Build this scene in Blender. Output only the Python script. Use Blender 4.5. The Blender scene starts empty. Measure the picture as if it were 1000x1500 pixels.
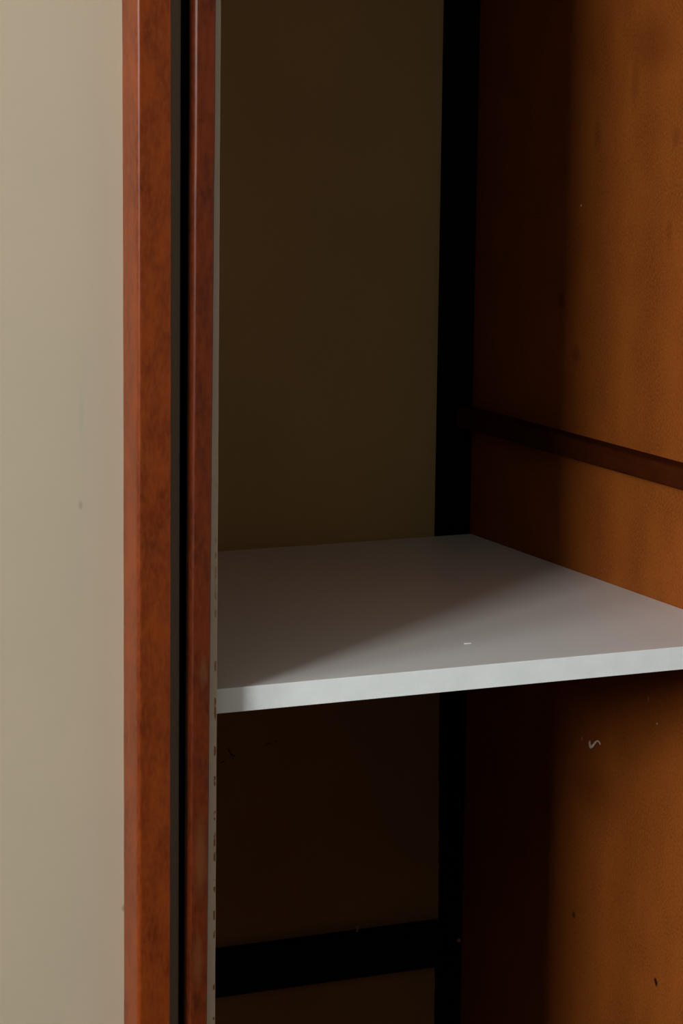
import bpy, bmesh, math, random
from mathutils import Vector, Matrix

S = bpy.context.scene
COL = S.collection
random.seed(4)

# ------------------------------------------------------------ camera
cd = bpy.data.cameras.new('camera'); cam = bpy.data.objects.new('camera', cd); COL.objects.link(cam)
cd.sensor_fit = 'HORIZONTAL'; cd.sensor_width = 36.0; cd.lens = 4158.7*36/1000
cd.clip_start = 0.02; cd.clip_end = 50
right = Vector((0.90854137, -0.41762574, 0.01188773))
up = Vector((0.05912398, 0.15668675, 0.98587708))
fwd = Vector((0.41359029, 0.89500727, -0.16704809))
m = Matrix((right, up, -fwd)).transposed().to_4x4()
m.translation = Vector((-1.22276, -1.84470, 0.46796))
cam.matrix_world = m
S.camera = cam

# ------------------------------------------------------------ world, lights, exposure
W = bpy.data.worlds.new('world'); S.world = W; W.use_nodes = True
W.node_tree.nodes['Background'].inputs['Color'].default_value = (0.55, 0.68, 0.9, 1)
W.node_tree.nodes['Background'].inputs['Strength'].default_value = 1.0

WX, WZ0, WZ1 = -3.2, 0.56, 1.50                            # openings in the left wall, out of view
WINDOWS = [(-2.10, -1.50, 108.0), (-1.34, -0.84, 44.0)]    # y from, y to, watts (the second one is made up, to soften shadow edges)
for wy0, wy1, watts in WINDOWS:
    ld = bpy.data.lights.new('window_daylight', 'AREA'); ld.shape = 'RECTANGLE'  # lamps out of view; the weaker one is an added source
    ld.size = wy1-wy0; ld.size_y = WZ1-WZ0
    ld.energy = watts; ld.color = (0.98, 1.0, 1.0)
    lo = bpy.data.objects.new('window_daylight', ld); COL.objects.link(lo)
    lo.location = (WX+0.015, (wy0+wy1)/2, (WZ0+WZ1)/2)
    lo.rotation_euler = Vector((1, 0, 0)).to_track_quat('-Z', 'Y').to_euler()

S.view_settings.view_transform = 'Standard'; S.view_settings.look = 'None'
S.view_settings.gamma = 1.0; S.view_settings.use_curve_mapping = False
S.view_settings.exposure = 0.0

# ------------------------------------------------------------ materials
def L(r, g, b):
    f = lambda c: (c/255/12.92) if c/255 <= .04045 else ((c/255+.055)/1.055)**2.4
    return (f(r), f(g), f(b), 1)

def mat(name, base, dark, light=None, rough=0.5, spec=0.5, coat=0.0, coat_rough=0.2,
        stretch=(1, 1, 1), blotch=6.0, grain=300.0, blotch_amt=0.5, grain_amt=0.3, bump=0.05,
        spots=(), edge_wear=None):
    """Mottled base: large blotches between base and dark, fine grain on top, small marks at fixed places."""
    M = bpy.data.materials.new(name); M.use_nodes = True
    N = M.node_tree.nodes; K = M.node_tree.links
    B = N['Principled BSDF']
    B.inputs['Roughness'].default_value = rough
    B.inputs['Specular IOR Level'].default_value = spec
    B.inputs['Coat Weight'].default_value = coat
    B.inputs['Coat Roughness'].default_value = coat_rough
    geo = N.new('ShaderNodeNewGeometry')
    mp = N.new('ShaderNodeMapping'); mp.inputs['Scale'].default_value = stretch
    K.new(geo.outputs['Position'], mp.inputs['Vector'])
    n1 = N.new('ShaderNodeTexNoise'); n1.inputs['Scale'].default_value = blotch; n1.inputs['Detail'].default_value = 5
    n2 = N.new('ShaderNodeTexNoise'); n2.inputs['Scale'].default_value = grain; n2.inputs['Detail'].default_value = 3
    K.new(mp.outputs[0], n1.inputs['Vector']); K.new(mp.outputs[0], n2.inputs['Vector'])
    r1 = N.new('ShaderNodeMapRange'); r1.inputs[1].default_value = .35; r1.inputs[2].default_value = .7; r1.inputs[4].default_value = blotch_amt
    K.new(n1.outputs['Fac'], r1.inputs[0])
    mx = N.new('ShaderNodeMix'); mx.data_type = 'RGBA'
    mx.inputs['A'].default_value = base; mx.inputs['B'].default_value = dark
    K.new(r1.outputs[0], mx.inputs['Factor'])
    r2 = N.new('ShaderNodeMapRange'); r2.inputs[1].default_value = .35; r2.inputs[2].default_value = .68; r2.inputs[4].default_value = grain_amt
    K.new(n2.outputs['Fac'], r2.inputs[0])
    mx2 = N.new('ShaderNodeMix'); mx2.data_type = 'RGBA'
    K.new(r2.outputs[0], mx2.inputs['Factor']); K.new(mx.outputs['Result'], mx2.inputs['A'])
    mx2.inputs['B'].default_value = light if light else dark
    out = mx2.outputs['Result']
    for (sx, sy, sz, kx, ky, kz, rad, col, amt) in spots:      # a soft elliptical mark at a place
        v = N.new('ShaderNodeVectorMath'); v.operation = 'SUBTRACT'; v.inputs[1].default_value = (sx, sy, sz)
        K.new(geo.outputs['Position'], v.inputs[0])
        s = N.new('ShaderNodeVectorMath'); s.operation = 'MULTIPLY'; s.inputs[1].default_value = (kx, ky, kz)
        K.new(v.outputs[0], s.inputs[0])
        l = N.new('ShaderNodeVectorMath'); l.operation = 'LENGTH'; K.new(s.outputs[0], l.inputs[0])
        r = N.new('ShaderNodeMapRange'); r.inputs[1].default_value = rad; r.inputs[2].default_value = rad*.35
        r.inputs[4].default_value = amt; K.new(l.outputs['Value'], r.inputs[0])
        x = N.new('ShaderNodeMix'); x.data_type = 'RGBA'; x.inputs['B'].default_value = col
        K.new(r.outputs[0], x.inputs['Factor']); K.new(out, x.inputs['A']); out = x.outputs['Result']
    if edge_wear:                                              # bare wood showing through along a chipped edge
        x0, x1, x2, x3, col, amt = edge_wear
        sp = N.new('ShaderNodeSeparateXYZ'); K.new(geo.outputs['Position'], sp.inputs[0])
        mr = N.new('ShaderNodeMapRange'); mr.inputs[1].default_value = x0; mr.inputs[2].default_value = x1
        K.new(sp.outputs['X'], mr.inputs[0])
        mo = N.new('ShaderNodeMapRange'); mo.inputs[1].default_value = x3; mo.inputs[2].default_value = x2
        K.new(sp.outputs['X'], mo.inputs[0])
        mm = N.new('ShaderNodeMath'); mm.operation = 'MULTIPLY'; K.new(mr.outputs[0], mm.inputs[0]); K.new(mo.outputs[0], mm.inputs[1])
        zr = N.new('ShaderNodeMapRange'); zr.inputs[1].default_value = .2; zr.inputs[2].default_value = -.02
        K.new(sp.outputs['Z'], zr.inputs[0])
        nw = N.new('ShaderNodeTexNoise'); nw.inputs['Scale'].default_value = 130; nw.inputs['Detail'].default_value = 3
        mw = N.new('ShaderNodeMapping'); mw.inputs['Scale'].default_value = (1, 1, 1.0)
        K.new(geo.outputs['Position'], mw.inputs['Vector']); K.new(mw.outputs[0], nw.inputs['Vector'])
        nr = N.new('ShaderNodeMapRange'); nr.inputs[1].default_value = .52; nr.inputs[2].default_value = .58
        K.new(nw.outputs['Fac'], nr.inputs[0])
        m1 = N.new('ShaderNodeMath'); m1.operation = 'MULTIPLY'; K.new(mm.outputs[0], m1.inputs[0]); K.new(nr.outputs[0], m1.inputs[1])
        m2 = N.new('ShaderNodeMath'); m2.operation = 'MULTIPLY'; K.new(m1.outputs[0], m2.inputs[0]); K.new(zr.outputs[0], m2.inputs[1])
        m3 = N.new('ShaderNodeMath'); m3.operation = 'MULTIPLY'; K.new(m2.outputs[0], m3.inputs[0]); m3.inputs[1].default_value = amt
        x = N.new('ShaderNodeMix'); x.data_type = 'RGBA'; x.inputs['B'].default_value = col
        K.new(m3.outputs[0], x.inputs['Factor']); K.new(out, x.inputs['A']); out = x.outputs['Result']
    K.new(out, B.inputs['Base Color'])
    bp = N.new('ShaderNodeBump'); bp.inputs['Strength'].default_value = bump; bp.inputs['Distance'].default_value = .0006
    K.new(n2.outputs['Fac'], bp.inputs['Height']); K.new(bp.outputs[0], B.inputs['Normal'])
    return M

grey = L(120, 118, 100)
M_cream = mat('cream_laminate', (.485, .40, .288, 1), (.43, .37, .278, 1), rough=.32, spec=.5, stretch=(1, 1, .7),
              blotch=5, grain=140, blotch_amt=.8, grain_amt=.12, bump=.02,
              spots=[(-.5401, -.0066, -.1524, 1, .2, 1, .0035, L(110, 100, 80), .6),
                     (-.5726, -.0066, .1416, 1.6, .2, .8, .0035, L(120, 115, 95), .35),
                     (-.572, -.0066, .205, 2.2, .2, .25, .006, L(150, 160, 135), .3),
                     (-.5282, -.0066, .137, 1.2, .1, .22, .0022, L(60, 55, 50), .9)])
M_inner = mat('cream_painted_hardboard', (.43, .31, .135, 1), (.36, .265, .115, 1), rough=.75, spec=.2, stretch=(1, 1, .8),
              blotch=7, grain=220, blotch_amt=.7, grain_amt=.2, bump=.05)
M_inner_shade = mat('dirtier_cream_hardboard', (.20, .115, .045, 1), (.15, .085, .032, 1), rough=.8, spec=.15, stretch=(1, 1, .8),
              blotch=7, grain=220, blotch_amt=.7, grain_amt=.2, bump=.05)  # back board cream again, darkened for the shade under the shelf
M_wood = mat('varnished_mahogany', (.165, .027, .0025, 1), (.09, .012, .001, 1), (.21, .045, .006, 1), rough=.5, spec=.0,
             coat=.85, coat_rough=.28, stretch=(1, 1, .4), blotch=75, grain=420, blotch_amt=1, grain_amt=.45, bump=.12,
             spots=[(-.5095, -.035, .196, 1, .2, 1, .0018, L(150, 110, 90), .8)])
M_wood2 = mat('varnished_dark_red_wood', (.095, .0125, .0012, 1), (.045, .006, .0008, 1), (.13, .024, .004, 1), rough=.5, spec=.0,
              coat=.9, coat_rough=.28, stretch=(1, 1, .4), blotch=75, grain=380, blotch_amt=1, grain_amt=.5, bump=.15,
              spots=[(-.491, -.028, -.115, 1, .2, .16, .006, (.13, .045, .014, 1), .55), (-.4925, -.028, -.19, 1, .2, .2, .005, (.13, .045, .014, 1), .5),
                     (-.489, -.028, .02, 1, .2, .3, .004, (.13, .05, .02, 1), .45), (-.4935, -.028, -.225, 1, .2, .5, .0025, (.02, .004, .001, 1), .6)])
M_batten = mat('dark_brown_batten_wood', (.040, .0075, .0008, 1), (.020, .003, .0004, 1), (.06, .014, .002, 1), rough=.65, spec=.04,
               stretch=(1, .15, 1), blotch=40, grain=300, blotch_amt=.7, grain_amt=.3, bump=.1)
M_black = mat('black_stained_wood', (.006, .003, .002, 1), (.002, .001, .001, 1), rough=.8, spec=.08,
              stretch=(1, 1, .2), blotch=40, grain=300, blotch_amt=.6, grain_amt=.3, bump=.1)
M_hard = mat('orange_brown_hardboard', (.205, .050, .0045, 1), (.135, .028, .0025, 1), (.27, .075, .012, 1), rough=.62, spec=.15,
             stretch=(1, 1, .7), blotch=24, grain=620, blotch_amt=.75, grain_amt=.7, bump=.35,
             spots=[(0, .1512, -.3283, 1, .95, .85, .0026, L(14, 7, 2), .95),
                    (0, .1495, -.3305, 1, .95, .75, .0027, L(14, 7, 2), .95),
                    (0, .3137, .3212, .2, 1, 1, .0012, L(230, 200, 170), .9),
                    (0, .2886, .3844, 1, 1, .45, .008, L(70, 28, 4), .3), (0, .3165, .1906, 1, .9, 1, .010, L(60, 24, 4), .4),
                    (0, .3446, .2360, 1, .9, .8, .008, L(60, 24, 4), .5), (0, .1603, .3864, 1, .8, .5, .006, L(80, 32, 5), .3),
                    (0, .2282, .4290, 1, 1, .35, .009, L(80, 32, 5), .3), (0, .1663, .3082, 1, 1, .5, .007, L(80, 32, 5), .3),
                    (0, .2940, -.3123, 1, 1, 1, .004, L(50, 18, 2), .8), (0, .1615, -.1055, 1, .8, 1, .0011, L(220, 190, 160), .8),
                    (0, .1771, -.0870, 1, 2.5, .35, .0014, L(210, 170, 130), .6), (0, .2877, -.1481, 1, 2.2, .6, .0014, L(220, 190, 160), .8),
                    (0, .26, -.19, 1, .5, 1.1, .03, L(95, 40, 8), .35), (0, .2, .46, 1, .6, 1, .03, L(95, 40, 8), .4)])
M_white = mat('white_melamine', (.73, .715, .695, 1), (.69, .68, .66, 1), rough=.30, spec=.45, blotch=8, grain=180,
              blotch_amt=.5, grain_amt=.1, bump=.01)
M_edge = mat('white_edge_band', (.79, .835, .83, 1), (.70, .745, .74, 1), rough=.5, spec=.4, blotch=35, grain=260,
             stretch=(1, 1, 1.5), blotch_amt=.7, grain_amt=.25, bump=.06)
M_lining = mat('worn_cream_edge', (.62, .52, .40, 1), (.55, .46, .35, 1), rough=.6, spec=.3, blotch=30, grain=200,
               edge_wear=(-.4770, -.4763, -.4754, -.4751, (.27, .10, .025, 1), 1.0))
M_lint = mat('pale_curl', (.70, .58, .46, 1), (.55, .44, .34, 1), rough=.8, spec=.2)
M_chip = mat('white_chip', (.85, .85, .82, 1), (.75, .75, .72, 1), rough=.6)
M_scuff = mat('black_scuff', (.004, .002, .002, 1), (.003, .002, .002, 1), rough=.9, spec=.05)
M_steel = mat('dull_brass_nail', (.35, .22, .10, 1), (.2, .12, .06, 1), rough=.45)
M_wall = mat('room_plaster', (.10, .095, .085, 1), (.09, .085, .075, 1), rough=.9, blotch=2, grain=60)
M_pale = mat('pale_plaster', (.50, .48, .44, 1), (.46, .44, .40, 1), rough=.9, blotch=2, grain=60)
M_ceil = mat('ceiling_paint', (.42, .39, .35, 1), (.40, .37, .33, 1), rough=.9, blotch=2, grain=60)
M_floor = mat('floor_boards', (.10, .055, .028, 1), (.06, .032, .018, 1), rough=.45, stretch=(.2, 1, 1), blotch=9, grain=90, blotch_amt=.8)
M_frame = mat('white_window_paint', (.75, .74, .71, 1), (.7, .69, .66, 1), rough=.4)
M_glass = bpy.data.materials.new('window_glass'); M_glass.use_nodes = True
_g = M_glass.node_tree.nodes['Principled BSDF']; _g.inputs['Transmission Weight'].default_value = 1
_g.inputs['Roughness'].default_value = .02; _g.inputs['IOR'].default_value = 1.45

# ------------------------------------------------------------ mesh helpers
def link(name, bm, material, parent=None, origin=None):
    bmesh.ops.recalc_face_normals(bm, faces=bm.faces)
    me = bpy.data.meshes.new(name)
    if origin is None and parent is None: origin = (0, 0, 0)
    if parent is not None: origin = parent.get('_o', (0, 0, 0))
    bmesh.ops.translate(bm, verts=bm.verts, vec=-Vector(origin))
    bm.to_mesh(me); bm.free()
    me.materials.append(material)
    o = bpy.data.objects.new(name, me); COL.objects.link(o)
    if parent is None: o.location = origin
    else: o.parent = parent
    return o

def box(x0, x1, y0, y1, z0, z1, bev=0.0, seg=2):
    bm = bmesh.new()
    bmesh.ops.create_cube(bm, size=1)
    for v in bm.verts:
        v.co = Vector(((x0+x1)/2+v.co.x*(x1-x0), (y0+y1)/2+v.co.y*(y1-y0), (z0+z1)/2+v.co.z*(z1-z0)))
    if bev: bmesh.ops.bevel(bm, geom=bm.edges[:], offset=bev, segments=seg, affect='EDGES', profile=.5)
    return bm

def lerp(a, b, t): return a+(b-a)*t

def bar(profile, zs, jitter=0.0):
    """Vertical bar: profile(z) gives the outline (x, y) at height z; small wobble per ring."""
    bm = bmesh.new(); rings = []
    for z in zs:
        j = random.uniform(-jitter, jitter)
        rings.append([bm.verts.new((x+j, y, z)) for x, y in profile(z)])
    n = len(rings[0])
    for a, b in zip(rings, rings[1:]):
        for i in range(n):
            f = bm.faces.new((a[i], a[(i+1) % n], b[(i+1) % n], b[i])); f.smooth = False
    bm.faces.new(rings[0]); bm.faces.new(rings[-1])
    return bm

def round_rect(x0, x1, y0, y1, rl, rr, n=4):
    """Outline in XY whose two front corners (at y0) are rounded: rl left, rr right."""
    p = [(x0, y1)]
    for i in range(n+1):
        a = math.pi + (math.pi/2)*i/n
        p.append((x0+rl+rl*math.cos(a), y0+rl+rl*math.sin(a)))
    for i in range(n+1):
        a = 1.5*math.pi + (math.pi/2)*i/n
        p.append((x1-rr+rr*math.cos(a), y0+rr+rr*math.sin(a)))
    p.append((x1, y1))
    return p

def zrange(a, b, step=.02):
    n = max(1, int(round((b-a)/step))); return [a+(b-a)*i/n for i in range(n+1)]

def struct(o): o['kind'] = 'structure'; return o

ZF, ZC = -1.10, 1.55          # floor and ceiling heights
Z0, Z1 = -1.02, 0.92          # wardrobe body

# ------------------------------------------------------------ the room
struct(link('floor', box(-3.3, 1.3, -3.6, .72, ZF-.05, ZF), M_floor))
struct(link('ceiling', box(-3.3, 1.3, -3.6, .72, ZC, ZC+.05), M_ceil))
struct(link('wall_back', box(-3.2, 1.2, .62, .72, ZF, ZC), M_wall))
struct(link('wall_front', box(-3.2, 1.2, -3.6, -3.5, ZF, ZC), M_wall))
struct(link('wall_right', box(1.2, 1.3, -3.6, .72, ZF, ZC), M_pale))
bm = bmesh.new()
ys = [-3.6]+[v for w_ in WINDOWS for v in w_[:2]]+[.72]
rects = [(ys[i], ys[i+1], ZF, ZC) for i in (0, 2, 4)]
for w_ in WINDOWS: rects += [(w_[0], w_[1], ZF, WZ0), (w_[0], w_[1], WZ1, ZC)]
for (a, b, c_, d) in rects:
    t = box(-3.3, -3.2, a, b, c_, d); me = bpy.data.meshes.new('t'); t.to_mesh(me); t.free(); bm.from_mesh(me); bpy.data.meshes.remove(me)
struct(link('wall_left', bm, M_wall))
for i, (y0, y1, _) in enumerate(WINDOWS):
    win = bpy.data.objects.new('window_%d' % (i+1), None); COL.objects.link(win); win.location = (-3.25, (y0+y1)/2, WZ0); win['_o'] = tuple(win.location)  # the second opening is made up around the added lamp
    win['kind'] = 'structure'
    for (a, b, c_, d) in [(y0, y0+.02, WZ0, WZ1), (y1-.02, y1, WZ0, WZ1), (y0+.02, y1-.02, WZ0, WZ0+.02), (y0+.02, y1-.02, WZ1-.02, WZ1)]:
        link('window_frame', box(-3.28, -3.22, a, b, c_, d, .002), M_frame, win)
    link('pane', box(-3.254, -3.25, y0+.02, y1-.02, WZ0+.02, WZ1-.02), M_glass, win)

# ------------------------------------------------------------ the wardrobe
wd = bpy.data.objects.new('wardrobe', None); COL.objects.link(wd)
wd.location = (-.5, .25, ZF); wd['_o'] = tuple(wd.location)
wd['label'] = 'old wooden wardrobe with cream door, reddish brown edges and one open dark bay'
wd['category'] = 'wardrobe'

def part(name, bm, M, label=None, parent=wd):
    o = link(name, bm, M, parent)
    if parent is not wd:
        o.matrix_parent_inverse = Matrix.Identity(4)
        o['_o'] = parent['_o']
    else: o['_o'] = wd['_o']
    if label: o['label'] = label
    return o

XL, XR = -1.36, 0.0
part('back_panel', box(XL, -.0275, .526, .530, -.20, Z1, 0), M_inner, 'cream painted back board above the white shelf')
def low_edge(z): return lerp(-.0318, -.0280, min(1, max(0, (-.15-z)/.22))) if z > -.40 else -.0308
bm = bmesh.new()
zs = zrange(-1.0, -.03, .006); fr = []
for z in zs:
    x = low_edge(z)+random.uniform(-.00035, .00035)
    fr.append([bm.verts.new((-.60, .5095, z)), bm.verts.new((x, .5095, z)), bm.verts.new((x, .5065, z)), bm.verts.new((-.60, .5065, z))])
for a, b in zip(fr, fr[1:]):
    for i in range(4): bm.faces.new((a[i], a[(i+1) % 4], b[(i+1) % 4], b[i]))
bm.faces.new(fr[0]); bm.faces.new(fr[-1])
part('lower_back_panel', bm, M_inner_shade, 'shadowed cream board behind the space under the shelf')
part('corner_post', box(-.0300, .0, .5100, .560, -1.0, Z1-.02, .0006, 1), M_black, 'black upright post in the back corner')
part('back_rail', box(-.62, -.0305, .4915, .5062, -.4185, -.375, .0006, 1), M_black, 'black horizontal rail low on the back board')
side = part('side_panel', box(0, .006, -.02, .56, -1.0, Z1-.02), M_hard, 'orange brown hardboard side lining')
part('side_batten', box(-.020, -.0002, -.0, .5060, .1036, .1222, .0030, 3), M_batten, 'dark brown batten along the right side above the shelf')
part('outer_side', box(.0065, .026, -.028, .575, ZF, Z1), M_wood2)
part('side_edge', box(-.002, .028, -.046, -.0285, ZF, Z1, .003, 3), M_wood)
part('outer_side', box(XL-.025, XL-.005, -.004, .575, ZF, Z1), M_wood2)
part('top_panel', box(XL-.03, .032, -.05, .58, Z1+.0005, Z1+.025, .003, 2), M_wood)
part('bottom_panel', box(XL, -.0, -.004, .505, -1.045, -1.0205, .001, 1), M_wood2)
part('plinth', box(XL, -.0, .02, .04, ZF, -1.046, .001, 1), M_wood2)

# partition between the closed bay and the open one: narrow core, worn painted lining, rounded lipping in front
part('partition', box(-.4920, -.4752, -.0135, .504, -1.02, Z1-.001), M_black, 'dark partition edge in the gap beside the door')  # black colour stands for the gap's shade and cuts bounce into the bay
def lin2(z):
    t = (0.49-z)/.74
    xr = lerp(-.4740, -.4748, t)
    return [(-.4865, -.0139), (-.4865, -.018), (xr-.0003, -.018), (xr, -.0177), (xr, -.0139)]
part('partition_lining', bar(lin2, zrange(-1.02, Z1-.001), .00012), M_lining, 'cream painted lining edge with chipped paint')
def lip(z):
    t = (0.49-z)/.74
    return round_rect(lerp(-.4973, -.4996, t), lerp(-.4814, -.4851, t), -.028, -.0184, .0036, .0012)
part('partition_lipping', bar(lip, zrange(-1.02, Z1-.001), .0001), M_wood2, 'darker red brown rounded wooden upright beside the shelf')

# the closed door: cream panel with a wooden strip standing proud near its free edge
door = part('door', box(-1.365, -.4985, -.0066, .0094, -1.015, Z1-.006, .0008, 1), M_cream, 'cream door with reddish brown edge strip')
def strip(z):
    w = lerp(0, -.0011, max(0, min(1, (z-.19)/.3)))
    return round_rect(-.5410+w*.6, -.5160+w*.5, -.035, -.0068, .0030, .0014)
part('edge_strip', bar(strip, zrange(-1.015, Z1-.006), .0001), M_wood, 'proud reddish brown wooden strip', door)

# shelf supports, nail and screw, scuffs
for y in (.06, .44):
    part('shelf_pin', box(-.012, -.0001, y-.003, y+.003, -.0245, -.0184, .001, 1), M_steel)
    part('shelf_pin', box(-.4739, -.462, y-.003, y+.003, -.0245, -.0184, .001, 1), M_steel)
def cyl(c, axis, r, h, seg=12, r2=None):
    bm = bmesh.new()
    bmesh.ops.create_cone(bm, cap_ends=True, segments=seg, radius1=r, radius2=r if r2 is None else r2, depth=h)
    q = Vector(axis).to_track_quat('Z', 'Y').to_matrix().to_4x4()
    bmesh.ops.transform(bm, matrix=Matrix.Translation(c) @ q, verts=bm.verts)
    return bm
bm = cyl((-.1180, .4990, -.3735), (0, 0, 1), .0009, .006); 
t = cyl((-.1180, .4990, -.3700), (0, 0, 1), .0020, .0012); me = bpy.data.meshes.new('t'); t.to_mesh(me); t.free(); bm.from_mesh(me)
part('nail', bm, M_steel, 'small nail standing in the low rail')
part('screw', cyl((-.0040, .5094, -.4010), (0, -1, 0), .0017, .0016), M_steel, 'tiny screw head on the corner post')

def tube(points, radii, seg=6):
    bm = bmesh.new(); rings = []
    P = [Vector(p) for p in points]
    for i, p in enumerate(P):
        d = (P[min(i+1, len(P)-1)]-P[max(i-1, 0)]).normalized()
        a = d.orthogonal().normalized(); b = d.cross(a)
        rings.append([bm.verts.new(p+radii[i]*(a*math.cos(2*math.pi*k/seg)+b*math.sin(2*math.pi*k/seg))) for k in range(seg)])
    for A, B in zip(rings, rings[1:]):
        # match ring rotation
        off = min(range(seg), key=lambda o: (A[0].co-B[o].co).length)
        for k in range(seg):
            f = bm.faces.new((A[k], A[(k+1) % seg], B[(k+1+off) % seg], B[(k+off) % seg])); f.smooth = True
    bm.faces.new(rings[0]); bm.faces.new(rings[-1])
    return bm
YB = .5064
part('scuff', tube([(-.2483, YB, -.1838), (-.2475, YB, -.1875), (-.2452, YB, -.1912), (-.2418, YB, -.1935)], [.0003, .0006, .0007, .0003]), M_scuff, 'short curved black scuff')
part('scuff', tube([(-.2120, YB, -.1862), (-.2085, YB, -.1846), (-.2050, YB, -.1836)], [.0002, .0005, .0002]), M_scuff)
part('scuff', tube([(-.2010, YB, -.1832), (-.1990, YB, -.1830)], [.0004, .0004]), M_scuff)
part('scuff', tube([(-.2560, YB, -.1985), (-.2540, YB, -.1975), (-.2515, YB, -.1965)], [.0002, .0005, .0002]), M_scuff)

# ------------------------------------------------------------ things of their own
def thing(o, label, cat):
    o['label'] = label; o['category'] = cat; return o
sh = bpy.data.objects.new('shelf_board', None); COL.objects.link(sh); sh.location = (-.2367, .25, -.018); sh['_o'] = tuple(sh.location)
thing(sh, 'loose white melamine shelf board lying across the open wardrobe bay', 'shelf')
part('board', box(-.4732, -.0006, .0008, .5070, -.018, 0, .0003, 1), M_white, None, sh)
part('edge_band', box(-.4732, -.0006, 0, .0007, -.018, .0001, .0002, 1), M_edge, 'bright white edge banding along the shelf front', sh)

k = [(-.0005, .2725, -.1462), (-.0012, .2712, -.1482), (-.0016, .2695, -.1502), (-.0018, .2675, -.1508), (-.0017, .2652, -.1494),
     (-.0016, .2625, -.1466), (-.0015, .2598, -.1440), (-.0014, .2568, -.1428), (-.0012, .2545, -.1436), (-.0008, .2536, -.1456)]
thing(link('paint_curl', tube(k, [.0006, .0012, .0016, .0018, .0014, .0011, .0010, .0009, .0007, .0004]), M_lint, None, (-.0012, .2640, -.1470)),
      'tiny pale curl stuck to the orange brown side panel below the shelf', 'curl')
thing(link('paint_chip', box(-.2310, -.2250, .0706, .0722, .0001, .0007, .0002, 1), M_chip, None, (-.228, .0714, .0001)),
      'tiny white chip lying on the white shelf near its front edge', 'chip')
for o in bpy.data.objects:
    if '_o' in o.keys(): del o['_o']
